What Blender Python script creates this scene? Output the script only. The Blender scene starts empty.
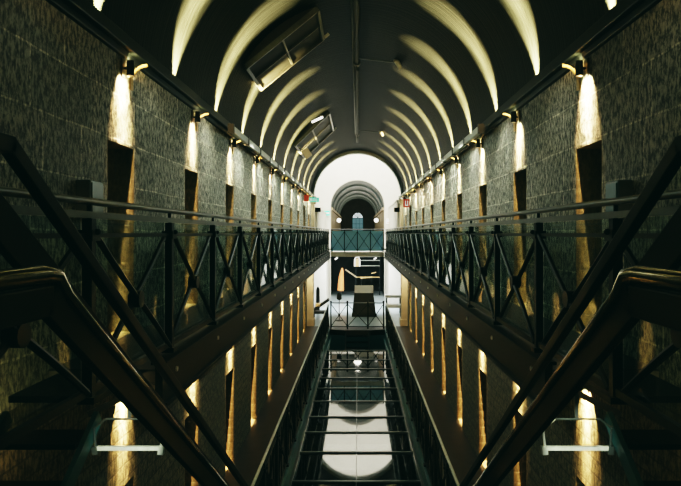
import bpy, bmesh, math, random
from mathutils import Vector, Matrix
random.seed(7)
R = math.radians
EYE = 7.1            # eye height above the ground floor; all z below are relative to the eye
HW = 2.2             # half width between the cell walls
RX = 1.4             # upper railing / walkway edge
LX = 1.21            # lower railing
UZ = -0.98           # upper walkway level
LZ = -4.07           # lower gallery level
GZ = -4.36           # glass cover level
DOORW = 0.63
DOORS = [5.34 + 2.39 * k for k in range(-2, 10)]
ENDW = 28.6
VC, VR = 1.93, 2.46  # vault centre height and radius
VEND = 32.4
TOPD = 0.832         # upper door head
LTOP = -2.41         # lower door head
C = bpy.context.scene.collection
ORD = ['first', 'second', 'third', 'fourth', 'fifth', 'sixth', 'seventh', 'eighth', 'ninth', 'tenth', 'eleventh', 'twelfth',
       'thirteenth']

# ---------------------------------------------------------------- materials
def newmat(name):
    m = bpy.data.materials.new(name); m.use_nodes = True
    nt = m.node_tree
    return m, nt, nt.nodes['Principled BSDF'], nt.nodes['Material Output']

def L(nt, a, b): nt.links.new(a, b)

def simple(name, col, rough=0.5, metal=0.0, spec=0.5, noise=0.0, scale=8.0, emit=None, estr=0.0, bump=0.0):
    m, nt, b, o = newmat(name)
    b.inputs['Base Color'].default_value = (*col, 1)
    b.inputs['Roughness'].default_value = rough
    b.inputs['Metallic'].default_value = metal
    b.inputs['Specular IOR Level'].default_value = spec
    if noise or bump:
        tc = nt.nodes.new('ShaderNodeTexCoord')
        n = nt.nodes.new('ShaderNodeTexNoise'); n.inputs['Scale'].default_value = scale; n.inputs['Detail'].default_value = 5
        L(nt, tc.outputs['Object'], n.inputs['Vector'])
        if noise:
            r = nt.nodes.new('ShaderNodeValToRGB')
            r.color_ramp.elements[0].position = .3; r.color_ramp.elements[1].position = .75
            r.color_ramp.elements[0].color = (*[c * (1 - noise) for c in col], 1)
            r.color_ramp.elements[1].color = (*[min(1, c * (1 + noise)) for c in col], 1)
            L(nt, n.outputs['Fac'], r.inputs['Fac']); L(nt, r.outputs['Color'], b.inputs['Base Color'])
        if bump:
            bp = nt.nodes.new('ShaderNodeBump'); bp.inputs['Strength'].default_value = bump; bp.inputs['Distance'].default_value = .01
            L(nt, n.outputs['Fac'], bp.inputs['Height']); L(nt, bp.outputs['Normal'], b.inputs['Normal'])
    if emit:
        b.inputs['Emission Color'].default_value = (*emit, 1); b.inputs['Emission Strength'].default_value = estr
    return m

def stone(name, c0, c1, joint, bw, bh, bumpk=1.0, rough=.62, pit=.9):
    """rough-hewn ashlar blocks: joints + vertical tooling + pits, all driven by object coordinates"""
    m, nt, b, o = newmat(name)
    N = nt.nodes.new
    tc = N('ShaderNodeTexCoord'); sp = N('ShaderNodeSeparateXYZ'); L(nt, tc.outputs['Object'], sp.inputs[0])
    ad = N('ShaderNodeMath'); ad.operation = 'ADD'; L(nt, sp.outputs['X'], ad.inputs[0]); L(nt, sp.outputs['Y'], ad.inputs[1])
    cb = N('ShaderNodeCombineXYZ'); L(nt, ad.outputs[0], cb.inputs['X']); L(nt, sp.outputs['Z'], cb.inputs['Y'])
    wn = N('ShaderNodeTexNoise'); wn.inputs['Scale'].default_value = 2.5; L(nt, cb.outputs[0], wn.inputs['Vector'])
    wm = N('ShaderNodeVectorMath'); wm.operation = 'MULTIPLY_ADD'; wm.inputs[1].default_value = (.03, .03, 0)
    L(nt, wn.outputs['Color'], wm.inputs[0]); L(nt, cb.outputs[0], wm.inputs[2])
    br = N('ShaderNodeTexBrick'); L(nt, wm.outputs[0], br.inputs['Vector'])
    br.inputs['Scale'].default_value = 1.0; br.inputs['Brick Width'].default_value = bw; br.inputs['Row Height'].default_value = bh
    br.inputs['Mortar Size'].default_value = .009; br.inputs['Mortar Smooth'].default_value = .25
    br.inputs['Color1'].default_value = (*c0, 1); br.inputs['Color2'].default_value = (*c1, 1); br.inputs['Mortar'].default_value = (*joint, 1); br.offset_frequency = 2; br.squash = .62; br.squash_frequency = 3
    # tooling: tall thin pits; their relief shade is also put into the colour
    mp = N('ShaderNodeMapping'); mp.inputs['Scale'].default_value = (1.0, .38, 1); L(nt, cb.outputs[0], mp.inputs['Vector'])
    n1 = N('ShaderNodeTexNoise'); n1.inputs['Scale'].default_value = 29; n1.inputs['Detail'].default_value = 7; n1.inputs['Roughness'].default_value = .78
    L(nt, mp.outputs[0], n1.inputs['Vector'])
    v1 = N('ShaderNodeTexVoronoi'); v1.inputs['Scale'].default_value = 11; L(nt, mp.outputs[0], v1.inputs['Vector'])
    n2 = N('ShaderNodeTexNoise'); n2.inputs['Scale'].default_value = 1.7; n2.inputs['Detail'].default_value = 3; L(nt, cb.outputs[0], n2.inputs['Vector'])
    mx = N('ShaderNodeMix'); mx.data_type = 'RGBA'; mx.blend_type = 'MULTIPLY'; mx.inputs[0].default_value = pit
    r1 = N('ShaderNodeValToRGB'); r1.color_ramp.elements[0].position = .45; r1.color_ramp.elements[1].position = .57
    r1.color_ramp.elements[0].color = (.07, .08, .075, 1); r1.color_ramp.elements[1].color = (1.9, 1.85, 1.7, 1)
    L(nt, n1.outputs['Fac'], r1.inputs['Fac'])
    L(nt, br.outputs['Color'], mx.inputs[6]); L(nt, r1.outputs['Color'], mx.inputs[7])
    L(nt, mx.outputs[2], b.inputs['Base Color'])
    a1 = N('ShaderNodeMath'); a1.operation = 'MULTIPLY_ADD'; a1.inputs[1].default_value = 1.0
    L(nt, n1.outputs['Fac'], a1.inputs[0])
    a0 = N('ShaderNodeMath'); a0.operation = 'MULTIPLY'; a0.inputs[1].default_value = .45; L(nt, v1.outputs['Distance'], a0.inputs[0])
    L(nt, a0.outputs[0], a1.inputs[2])
    a2 = N('ShaderNodeMath'); a2.operation = 'MULTIPLY_ADD'; a2.inputs[1].default_value = -.9
    L(nt, br.outputs['Fac'], a2.inputs[0]); L(nt, a1.outputs[0], a2.inputs[2])
    a3 = N('ShaderNodeMath'); a3.operation = 'MULTIPLY_ADD'; a3.inputs[1].default_value = .8
    L(nt, n2.outputs['Fac'], a3.inputs[0]); L(nt, a2.outputs[0], a3.inputs[2])
    bp = N('ShaderNodeBump'); bp.inputs['Strength'].default_value = 1.0; bp.inputs['Distance'].default_value = .03 * bumpk
    L(nt, a3.outputs[0], bp.inputs['Height']); L(nt, bp.outputs['Normal'], b.inputs['Normal'])
    b.inputs['Roughness'].default_value = rough
    b.inputs['Specular IOR Level'].default_value = .55
    return m

M = {}
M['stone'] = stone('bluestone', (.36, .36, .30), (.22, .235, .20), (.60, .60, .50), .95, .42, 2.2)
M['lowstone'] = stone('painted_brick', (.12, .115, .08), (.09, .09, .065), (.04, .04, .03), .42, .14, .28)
M['lamplit_jamb'] = stone('lamplit_jamb_stone', (.36, .29, .17), (.30, .24, .14), (.3, .26, .2), .9, .45, .8, pit=.35)  # warmer than the wall: gold lamplight on the reveals put into the colour
M['lowlamplit_jamb'] = stone('lamplit_low_jamb', (.17, .13, .075), (.14, .11, .06), (.2, .17, .12), .42, .14, .3, pit=.35)  # lower reveals, likewise tinted with the lamps' gold
M['vault'] = None
M['iron'] = simple('dark_iron', (.006, .010, .010), .42, .0, .16, noise=.3, scale=20)
M['steel'] = simple('black_steel', (.004, .007, .007), .45, .0, .08, noise=.2, scale=30)
M['brass'] = simple('worn_handrail_paint', (.24, .21, .13), .10, .95, .5, noise=.3, scale=30)
M['golden'] = simple('lamplit_bracket', (.6, .42, .15), .35, .2, .6, noise=.2, scale=20)  # iron brackets coloured gold, the lamp's glow put into the colour
M['pale'] = simple('pale_metal', (.80, .85, .74), .35, .2, .6, noise=.15, scale=20)
M['rail'] = simple('galvanised_rail', (.07, .085, .08), .3, .4, .8, noise=.2, scale=20)
M['duct'] = simple('cream_duct', (.55, .57, .50), .45, noise=.12, scale=6)
M['door'] = simple('black_cell_door', (.010, .013, .012), .8, spec=.1, noise=.3, scale=10)
M['teal'] = simple('teal_paint', (.03, .12, .125), .45, noise=.25, scale=6)
M['cream'] = simple('cream_plaster', (.80, .77, .67), .7, noise=.04, scale=3)
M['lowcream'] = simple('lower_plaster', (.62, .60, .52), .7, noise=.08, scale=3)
M['pilaster'] = simple('pilaster_sandstone', (.62, .50, .32), .6, noise=.12, scale=5, bump=.3)
M['deck'] = simple('slate_flags', (.010, .013, .012), .5, noise=.35, scale=5, bump=.3)
M['lowdeck'] = simple('worn_flagstones', (.016, .014, .012), .45, noise=.4, scale=4, bump=.3)
M['palefloor'] = simple('polished_pale_floor', (.36, .44, .47), .3, noise=.15, scale=1.5)
M['ground'] = simple('ground_flags', (.06, .07, .065), .5, noise=.3, scale=3)
M['white'] = simple('white_panel', (.8, .8, .74), .5, noise=.05, scale=4)
M['black'] = simple('black_matte', (.012, .014, .016), .5, noise=.2, scale=10)
M['glow'] = simple('lamp_glow', (.9, .7, .4), .5, emit=(1, .78, .42), estr=.3, noise=.01)
M['globe'] = simple('globe_glow', (.9, .9, .85), .4, emit=(1, .97, .88), estr=3, noise=.01)
M['exit'] = simple('exit_sign_face', (.10, .75, .50), .5, emit=(.12, .85, .58), estr=.55, noise=.05)
M['red'] = simple('red_paint', (.65, .06, .035), .45, emit=(.8, .08, .03), estr=.15, noise=.1)  # paint given a faint glow of its own
M['orange'] = simple('orange_cloth', (.75, .30, .10), .8, noise=.25, scale=5, emit=(.8, .33, .12), estr=.35)  # cloth brightened by an added glow, not a light source
M['gold'] = simple('gilded_wood', (.75, .50, .20), .4, emit=(.9, .6, .25), estr=.3, noise=.2)  # wood brightened by an added glow, not a light source
M['farwall'] = simple('brown_end_wall', (.10, .085, .065), .7, noise=.25, scale=2)
M['unlit'] = simple('unlit_wall', (.018, .019, .018), .8, spec=.2, noise=.3, scale=2)  # shade of the lower room put into a darker wall colour
M['sign'] = simple('sign_white', (.9, .9, .85), .5, emit=(1, 1, .95), estr=.5, noise=.02)

def vault_mat(name, col, rough):
    m, nt, b, o = newmat(name); N = nt.nodes.new
    tc = N('ShaderNodeTexCoord')
    mp = N('ShaderNodeMapping'); mp.inputs['Scale'].default_value = (.25, 1, .25); L(nt, tc.outputs['Object'], mp.inputs['Vector'])
    w = N('ShaderNodeTexNoise'); w.inputs['Scale'].default_value = 14; w.inputs['Detail'].default_value = 5; L(nt, mp.outputs[0], w.inputs['Vector'])
    mp2 = N('ShaderNodeMapping'); mp2.inputs['Scale'].default_value = (.02, 1, .02); L(nt, tc.outputs['Object'], mp2.inputs['Vector'])
    w2 = N('ShaderNodeTexNoise'); w2.inputs['Scale'].default_value = 22; w2.inputs['Detail'].default_value = 4; L(nt, mp2.outputs[0], w2.inputs['Vector'])
    r = N('ShaderNodeValToRGB'); r.color_ramp.elements[0].position = .35; r.color_ramp.elements[1].position = .65
    r.color_ramp.elements[0].color = (*[c * .55 for c in col], 1); r.color_ramp.elements[1].color = (*[c * 1.2 for c in col], 1)
    L(nt, w2.outputs['Fac'], r.inputs['Fac']); L(nt, r.outputs['Color'], b.inputs['Base Color'])
    bp = N('ShaderNodeBump'); bp.inputs['Strength'].default_value = .5; bp.inputs['Distance'].default_value = .02
    L(nt, w2.outputs['Fac'], bp.inputs['Height']); L(nt, bp.outputs['Normal'], b.inputs['Normal'])
    b.inputs['Roughness'].default_value = rough; b.inputs['Specular IOR Level'].default_value = .06
    return m
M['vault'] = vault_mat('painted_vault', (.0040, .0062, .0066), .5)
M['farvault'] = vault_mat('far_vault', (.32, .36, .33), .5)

def glass(name, tint, ior=1.5, rough=.02, body=None, fac=0.0):
    m, nt, b, o = newmat(name); N = nt.nodes.new
    nt.nodes.remove(b)
    tr = N('ShaderNodeBsdfTransparent'); tr.inputs['Color'].default_value = (*tint, 1)
    gl = N('ShaderNodeBsdfGlossy'); gl.inputs['Roughness'].default_value = rough
    lw = N('ShaderNodeLayerWeight'); lw.inputs['Blend'].default_value = .5       # facing term only: the same from both sides of a pane
    pw = N('ShaderNodeMath'); pw.operation = 'POWER'; pw.inputs[1].default_value = 5; L(nt, lw.outputs['Facing'], pw.inputs[0])
    f0 = ((ior - 1) / (ior + 1)) ** 2
    fr = N('ShaderNodeMath'); fr.operation = 'MULTIPLY_ADD'; fr.inputs[1].default_value = 1 - f0; fr.inputs[2].default_value = f0; L(nt, pw.outputs[0], fr.inputs[0])
    mx = N('ShaderNodeMixShader'); L(nt, fr.outputs[0], mx.inputs[0]); L(nt, tr.outputs[0], mx.inputs[1]); L(nt, gl.outputs[0], mx.inputs[2])
    out = mx.outputs[0]
    if body:
        df = N('ShaderNodeBsdfDiffuse'); df.inputs['Color'].default_value = (*body, 1)
        m2 = N('ShaderNodeMixShader'); m2.inputs[0].default_value = fac; L(nt, out, m2.inputs[1]); L(nt, df.outputs[0], m2.inputs[2]); out = m2.outputs[0]
    L(nt, out, o.inputs['Surface'])
    return m
M['glass'] = glass('smoked_balustrade_glass', (.72, .80, .77), 1.2)
M['cover'] = glass('cover_glass', (.25, .32, .31), 2.3, .03)
M['teal_glass'] = glass('teal_glass', (.50, .72, .80), 1.7, .03, (.50, .82, .95), .6)
M['skyglass'] = simple('skylight_glass', (.004, .006, .006), .5, spec=.15, noise=.1)

# ---------------------------------------------------------------- mesh helpers
class MB:
    def __init__(s): s.v = []; s.f = []
    def quad(s, a, b, c, d):
        n = len(s.v); s.v += [a, b, c, d]; s.f.append((n, n + 1, n + 2, n + 3))
    def box(s, x0, x1, y0, y1, z0, z1):
        n = len(s.v)
        s.v += [(x, y, z) for x in (x0, x1) for y in (y0, y1) for z in (z0, z1)]
        for f in ((0, 1, 3, 2), (4, 6, 7, 5), (0, 4, 5, 1), (2, 3, 7, 6), (0, 2, 6, 4), (1, 5, 7, 3)): s.f.append(tuple(n + i for i in f))
    def bar(s, p, q, w, h=None, up=(0, 0, 1)):
        """rectangular bar from p to q, w across, h along up"""
        h = h or w
        p = Vector(p); q = Vector(q); d = (q - p).normalized()
        u = Vector(up)
        if abs(d.dot(u)) > .98: u = Vector((0, 1, 0)) if abs(d.y) < .9 else Vector((1, 0, 0))
        sx = d.cross(u).normalized(); uy = sx.cross(d).normalized()
        n = len(s.v)
        for c in (p, q):
            for a, b in ((-1, -1), (1, -1), (1, 1), (-1, 1)): s.v.append(tuple(c + sx * a * w / 2 + uy * b * h / 2))
        for f in ((0, 3, 2, 1), (4, 5, 6, 7), (0, 1, 5, 4), (1, 2, 6, 5), (2, 3, 7, 6), (3, 0, 4, 7)): s.f.append(tuple(n + i for i in f))
    def tube(s, pts, r, seg=10):
        pts = [Vector(p) for p in pts]; rings = []
        r = r if isinstance(r, (list, tuple)) else [r] * len(pts)
        for i, p in enumerate(pts):
            d = (pts[min(i + 1, len(pts) - 1)] - pts[max(i - 1, 0)]).normalized()
            u = Vector((0, 0, 1)) if abs(d.z) < .9 else Vector((0, 1, 0))
            a = d.cross(u).normalized(); b = a.cross(d).normalized()
            n = len(s.v)
            for k in range(seg):
                t = 2 * math.pi * k / seg
                s.v.append(tuple(p + (a * math.cos(t) + b * math.sin(t)) * r[i]))
            rings.append(n)
        for a, b in zip(rings, rings[1:]):
            for k in range(seg): s.f.append((a + k, a + (k + 1) % seg, b + (k + 1) % seg, b + k))
        s.f.append(tuple(rings[0] + k for k in reversed(range(seg)))); s.f.append(tuple(rings[-1] + k for k in range(seg)))
    def ball(s, c, r, seg=10):
        pts = []; rr = []
        for i in range(seg + 1):
            t = math.pi * i / seg
            pts.append((c[0], c[1], c[2] - r * math.cos(t))); rr.append(max(1e-4, r * math.sin(t)))
        s.tube(pts, rr, seg)
    def arc_sheet(s, x, R_, zc, y0, y1, n=48, a0=0, a1=180, ny=1):
        ys = [y0 + (y1 - y0) * j / ny for j in range(ny + 1)]; base = len(s.v)
        for y in ys:
            for i in range(n + 1):
                t = R(a0 + (a1 - a0) * i / n); s.v.append((x + R_ * math.cos(t), y, zc + R_ * math.sin(t)))
        for j in range(ny):
            for i in range(n):
                a = base + j * (n + 1) + i; s.f.append((a, a + 1, a + n + 2, a + n + 1))
    def build(s, name, mat, parent=None, smooth=False, bevel=0, loc=None):
        me = bpy.data.meshes.new(name)
        off = Vector((0, 0, EYE)) if parent is None and loc is None else Vector((0, 0, 0))
        me.from_pydata([tuple(Vector(v) + off) for v in s.v], [], s.f)
        me.materials.append(mat if not isinstance(mat, str) else M[mat])
        bm = bmesh.new(); bm.from_mesh(me); bmesh.ops.recalc_face_normals(bm, faces=bm.faces[:]); bm.to_mesh(me); bm.free()
        if smooth:
            for p in me.polygons: p.use_smooth = True
            try: me.set_sharp_from_angle(angle=R(40))
            except Exception: pass
        o = bpy.data.objects.new(name, me); C.objects.link(o)
        if parent is not None: o.parent = parent
        if loc is not None: o.location = (loc[0], loc[1], loc[2] + EYE)
        if bevel:
            b = o.modifiers.new('b', 'BEVEL'); b.width = bevel; b.segments = 2; b.limit_method = 'ANGLE'
        return o

def tag(o, label=None, cat=None, group=None, kind=None):
    if label: o['label'] = label
    if cat: o['category'] = cat
    if group: o['group'] = group
    if kind: o['kind'] = kind
    return o
def thing(name, label, cat, loc=(0, 0, 0), group=None):
    o = bpy.data.objects.new(name, None); C.objects.link(o); o.empty_display_size = .1
    o.location = (loc[0], loc[1], loc[2] + EYE)
    return tag(o, label, cat, group)
def struct(o, label=None): return tag(o, label, None, None, 'structure')
def copy_tree(o, parent=None):
    c = o.copy(); C.objects.link(c)
    if parent is not None: c.parent = parent
    for ch in list(o.children): copy_tree(ch, c)
    return c
def cp(o, parent, dy=0, dx=0, dz=0):
    c = o.copy(); C.objects.link(c); c.parent = parent; c.location = o.location + Vector((dx, dy, dz)); return c

# ---------------------------------------------------------------- the cell walls
# openings listed as (y0, y1, z0, z1)
uo = [(d, d + DOORW, UZ, TOPD) for d in DOORS] ; lo = [(d, d + DOORW, LZ, LTOP) for d in DOORS if d < 26]
uo[-2] = (uo[-2][0], uo[-2][0] + .95, UZ, 1.15); lo[-1] = (lo[-1][0], lo[-1][0] + .95, LZ, -1.75)
DEPTH = .42
def wall(side, name, mat, openings, z0, z1, y0, y1, label):
    s = -1 if side == 'left' else 1; X = s * HW
    m = MB()
    y = y0
    for (a, b, za, zb) in openings:
        if a < y0: continue
        m.quad((X, y, z0), (X, a, z0), (X, a, z1), (X, y, z1))
        m.quad((X, a, zb), (X, b, zb), (X, b, z1), (X, a, z1))
        if za > z0: m.quad((X, a, z0), (X, b, z0), (X, b, za), (X, a, za))
        X2 = X + s * DEPTH
        m.quad((X, a, za), (X2, a, za), (X2, a, zb), (X, a, zb))
        m.quad((X, b, za), (X2, b, za), (X2, b, zb), (X, b, zb))
        m.quad((X, a, zb), (X2, a, zb), (X2, b, zb), (X, b, zb))
        m.quad((X, a, za), (X2, a, za), (X2, b, za), (X, b, za))
        y = b
    m.quad((X, y, z0), (X, y1, z0), (X, y1, z1), (X, y, z1))
    X3 = X + s * .5                                             # end face, back face and top
    m.quad((X, y1, z0), (X3, y1, z0), (X3, y1, z1), (X, y1, z1))
    m.quad((X3, y0, z0), (X3, y1, z0), (X3, y1, z1), (X3, y0, z1))
    o = m.build(name, mat)
    o.data.materials.append(M['lamplit_jamb'] if mat == 'stone' else M['lowlamplit_jamb'])
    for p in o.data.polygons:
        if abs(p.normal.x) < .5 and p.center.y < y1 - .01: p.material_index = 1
    return struct(o, label)
YS = -1.5
for side in ('left', 'right'):
    wall(side, 'wall_%s' % side, 'stone', uo, UZ - .16, 1.74, YS, ENDW, 'rough bluestone block wall of the upper %s cell row' % side)
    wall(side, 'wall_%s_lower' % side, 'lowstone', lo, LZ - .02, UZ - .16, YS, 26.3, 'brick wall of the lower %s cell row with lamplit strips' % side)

# cell doors (structure): slab + straps + hatch
def door_mesh(w, h, mat, name):
    m = MB(); m.box(-.03, .03, 0, w, 0, h)
    o = m.build(name, mat, loc=(0, 0, 0), bevel=.004)
    for zz in (.25, h - .3):
        st = MB(); st.box(-.042, .042, .02, w - .02, zz, zz + .07); st.build('hinge_strap', 'iron', o)
    ht = MB(); ht.box(-.05, .05, w * .3, w * .7, h * .62, h * .62 + .16); ht.build('hatch', 'iron', o, bevel=.004)
    hd = MB(); hd.tube([(-.06, w * .12, h * .5), (-.09, w * .12, h * .5), (-.09, w * .12, h * .5 + .12), (-.06, w * .12, h * .5 + .12)], .009, 6)
    hd.tube([(.06, w * .12, h * .5), (.09, w * .12, h * .5), (.09, w * .12, h * .5 + .12), (.06, w * .12, h * .5 + .12)], .009, 6)
    hd.build('door_handle', 'iron', o)
    return o
protos = {}
n = 0
for lvl, ops in (('upper', uo), ('lower', lo)):
    for sname, s in (('left', -1), ('right', 1)):
        for i, (a, b, za, zb) in enumerate(ops):
            if a < YS: continue
            n += 1; tall = i == 10
            key = (lvl, tall)
            if key not in protos:
                d = door_mesh(b - a, zb - za, 'teal' if tall else 'door', 'door_%d' % n); protos[key] = d
            else:
                d = copy_tree(protos[key])
                d.name = 'door_%d' % n
            d.location = (s * (HW + DEPTH - .06), a, za + EYE)
            struct(d, ('tall teal door near the far end of the %s %s cell row' % (lvl, sname)) if tall else
                   '%s dark cell door along the %s %s wall, counted from the stairs' % (ORD[i], lvl, sname))

# ledge above the upper cells + vault
for k, s in ((1, -1), (2, 1)):
    m = MB(); xa, xb = sorted((s * (HW - .10), s * (VR + .25)))
    m.box(xa, xb, YS, ENDW + .3, 1.72, 1.84)
    m.box(*sorted((s * (HW - .04), s * (HW + .3))), YS, ENDW + .3, 1.66, 1.73)
    struct(m.build('trim_%d' % k, 'iron', bevel=.01), 'dark projecting ledge above the %s cell wall' % ('left' if s < 0 else 'right'))
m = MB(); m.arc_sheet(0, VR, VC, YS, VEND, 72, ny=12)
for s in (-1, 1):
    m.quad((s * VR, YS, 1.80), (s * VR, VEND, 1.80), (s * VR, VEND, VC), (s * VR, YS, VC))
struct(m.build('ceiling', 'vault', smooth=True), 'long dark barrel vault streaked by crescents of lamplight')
# vault end ring facing the crossing
m = MB(); nseg = 60
for i in range(nseg):
    t0, t1 = math.pi * i / nseg, math.pi * (i + 1) / nseg
    def pr(r, t, y): return (r * math.cos(t), y, VC + r * math.sin(t))
    m.quad(pr(VR, t0, VEND), pr(VR, t1, VEND), pr(VR - .14, t1, VEND), pr(VR - .14, t0, VEND))
    m.quad(pr(VR - .14, t0, VEND), pr(VR - .14, t1, VEND), pr(VR - .14, t1, VEND - .5), pr(VR - .14, t0, VEND - .5))
    m.quad(pr(VR, t0, VEND - .5), pr(VR, t1, VEND - .5), pr(VR - .14, t1, VEND - .5), pr(VR - .14, t0, VEND - .5))
struct(m.build('trim_3', 'farvault', smooth=True), 'pale arch rib closing the far end of the near vault')

# ledge duct (light cable tray) seen from mid hall on
for s, nm in ((-1, 'left'), (1, 'right')):
    t = thing('cable_tray', 'pale cable tray with clips running along the %s ledge' % nm, 'cable tray', (s * (HW - .22), 9.5, 1.60), 'cable trays under the vault')
    m = MB(); m.box(-.035, .035, 0, 19.0, 0, .11); m.build('tray', 'duct', t, bevel=.008)
    m = MB()
    m.box(-.05, .05, -.02, .04, -.02, .13); cl = m.build('clip', 'black', t)
    for i in range(1, 15): cp(cl, t, dy=i * 1.32)

# ---------------------------------------------------------------- lights
def spot(name, loc, target, power, cone, blend, col, size=.03):
    l = bpy.data.lights.new(name, 'SPOT'); l.energy = power; l.spot_size = R(cone); l.spot_blend = blend; l.color = col; l.shadow_soft_size = size
    o = bpy.data.objects.new(name, l); C.objects.link(o); o.location = (loc[0], loc[1], loc[2] + EYE)
    d = Vector(target) - Vector(loc); o.rotation_euler = d.to_track_quat('-Z', 'Y').to_euler(); return o
def area(name, loc, target, power, sx, sy, col):
    l = bpy.data.lights.new(name, 'AREA'); l.shape = 'RECTANGLE'; l.size = sx; l.size_y = sy; l.energy = power; l.color = col
    o = bpy.data.objects.new(name, l); C.objects.link(o); o.location = (loc[0], loc[1], loc[2] + EYE)
    d = Vector(target) - Vector(loc); o.rotation_euler = d.to_track_quat('-Z', 'Y').to_euler(); return o
def point(name, loc, power, col, size=.1):
    l = bpy.data.lights.new(name, 'POINT'); l.energy = power; l.color = col; l.shadow_soft_size = size
    o = bpy.data.objects.new(name, l); C.objects.link(o); o.location = (loc[0], loc[1], loc[2] + EYE); return o

WARM = (1.0, .60, .22); WARM2 = (1.0, .66, .28)
# sconce prototype: back plate, arm, can, lens; origin at the wall, facing +x
def make_sconce():
    t = thing('wall_lamp', 'x', 'lamp')
    m = MB(); m.box(0, .015, -.05, .05, -.09, .09); m.build('back_plate', 'iron', t, bevel=.004)
    m = MB(); m.tube([(.01, 0, 0), (.07, 0, 0)], .012, 8); m.build('arm', 'iron', t)
    m = MB(); m.tube([(.075, 0, -.07), (.075, 0, .07)], .036, 14); m.build('lamp_body', 'iron', t, smooth=True)
    m = MB(); m.tube([(.075, 0, -.074), (.075, 0, -.0705)], .028, 14); m.build('lens', 'glow', t)
    return t
sc0 = make_sconce(); first = True
LAMPX = .075
for lvl, z in (('upper', 1.56), ('lower', -1.42)):
    for s, nm in ((-1, 'left'), (1, 'right')):
        for i, d in enumerate(DOORS):
            if d < 2: continue
            y = d + DOORW / 2 + .03
            if lvl == 'lower' and y > 25: continue
            o = sc0 if first else copy_tree(sc0); first = False
            o.location = (s * HW, y, z + EYE); o.rotation_euler.z = 0 if s < 0 else math.pi
            tag(o, '%s small dark wall lamp from the stairs above the %s doors, %s side' % (ORD[i - 1], lvl, nm), 'lamp', None, None)
            o['group'] = 'wall lamps over the cell doors'
            X = s * (HW - LAMPX)
            for BA, pw, bl in ((13, 1000, .4), (28, 330, .3), (56, 170, .15)):
                spot('down_spot', (X, y, z - .085), (X + s * .5, y, z - .085 - .5 / math.tan(R(BA))), pw * ((1.0 if i > 1 else .35) if lvl == 'upper' else (6.5 if i > 3 else (5 if i == 3 else (1.6 if i == 2 else .35)))), 2 * BA, bl, WARM2 if lvl == 'upper' else WARM, .01)
            spot('bracket_spot', (X, y, z + .08), (X + s * .03, y + .2, z + .12), 40, 100, .5, WARM2, .02)
            if lvl == 'upper': spot('wash_spot', (-s * 1.75, y + 2.3, 1.72), (s * HW, y - .3, -.2), (0, 8, 28, 95)[min(i, 3)] if i < 4 else 180, 82, 1.0, (.86, 1.0, .86), .15)  # unseen fill added across the hall to brighten the wall
            if lvl == 'upper': spot('wash_spot', (s * (HW - .5), y + .75, 1.66), (s * HW, y + .75, .5), (0, 2, 8, 36)[min(i, 3)] if i < 4 else 75, 140, .9, (.95, .98, .80), .03)  # second unseen fill added, grazing the wall beside the door
# uplighters on the ledge, washing the vault
up0 = None
for s, nm in ((-1, 'left'), (1, 'right')):
    for i, d in enumerate(DOORS + [DOORS[-1] + 2.39]):
        if d < 2: continue
        y = d + DOORW / 2 + .05
        if up0 is None:
            up0 = thing('uplighter', 'x', 'lamp')
            m = MB(); m.box(-.06, .06, -.05, .05, 0, .015); m.build('base', 'iron', up0)
            m = MB(); m.tube([(0, 0, .015), (0, 0, .085)], [.03, .042], 12); m.build('lamp_body', 'iron', up0)
            m = MB(); m.tube([(0, 0, .087), (0, 0, .09)], .034, 12); m.build('lens', 'glow', up0)
            o = up0
        else: o = copy_tree(up0)
        X = s * (VR - .13)
        o.location = (X, y, 1.84 + EYE)
        tag(o, '%s small upward lamp from the stairs on the %s ledge below the vault' % (ORD[i - 1], nm), 'lamp'); o['group'] = 'uplighters on the vault ledges'
        spot('up_spot', (s * (VR - .07), y, 1.93), (s * (VR - .08), y, 4), 27000, 48, 1.0, (1.0, .62, .22), .02)
        spot('up_spot', (s * (VR - .12), y, 1.95), (s * VR * math.cos(R(42)), y, VC + VR * math.sin(R(42))), 26000, 32, 1.0, WARM, .02)

# brackets under the ledge by every lamp
b0 = None
for s, nm in ((-1, 'left'), (1, 'right')):
    for i, d in enumerate(DOORS):
        if d < 2: continue
        if b0 is None:
            m = MB()
            pts = [(.01, 0, -.22)] + [(.01 + .16 * (1 - math.cos(R(a))), 0, -.20 + .18 * math.sin(R(a))) for a in range(0, 91, 15)]
            m.tube(pts, .016, 8); m.box(0, .02, -.03, .03, -.26, -.14)
            b0 = m.build('ledge_bracket', 'golden', loc=(0, 0, 0), smooth=True); o = b0
        else: o = copy_tree(b0)
        o.location = (s * HW, d + DOORW / 2 + .22, 1.66 + EYE); o.rotation_euler.z = 0 if s < 0 else math.pi
        tag(o, '%s curved iron bracket from the stairs under the %s vault ledge' % (ORD[i - 1], nm), 'bracket', 'brackets under the vault ledges')

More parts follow.
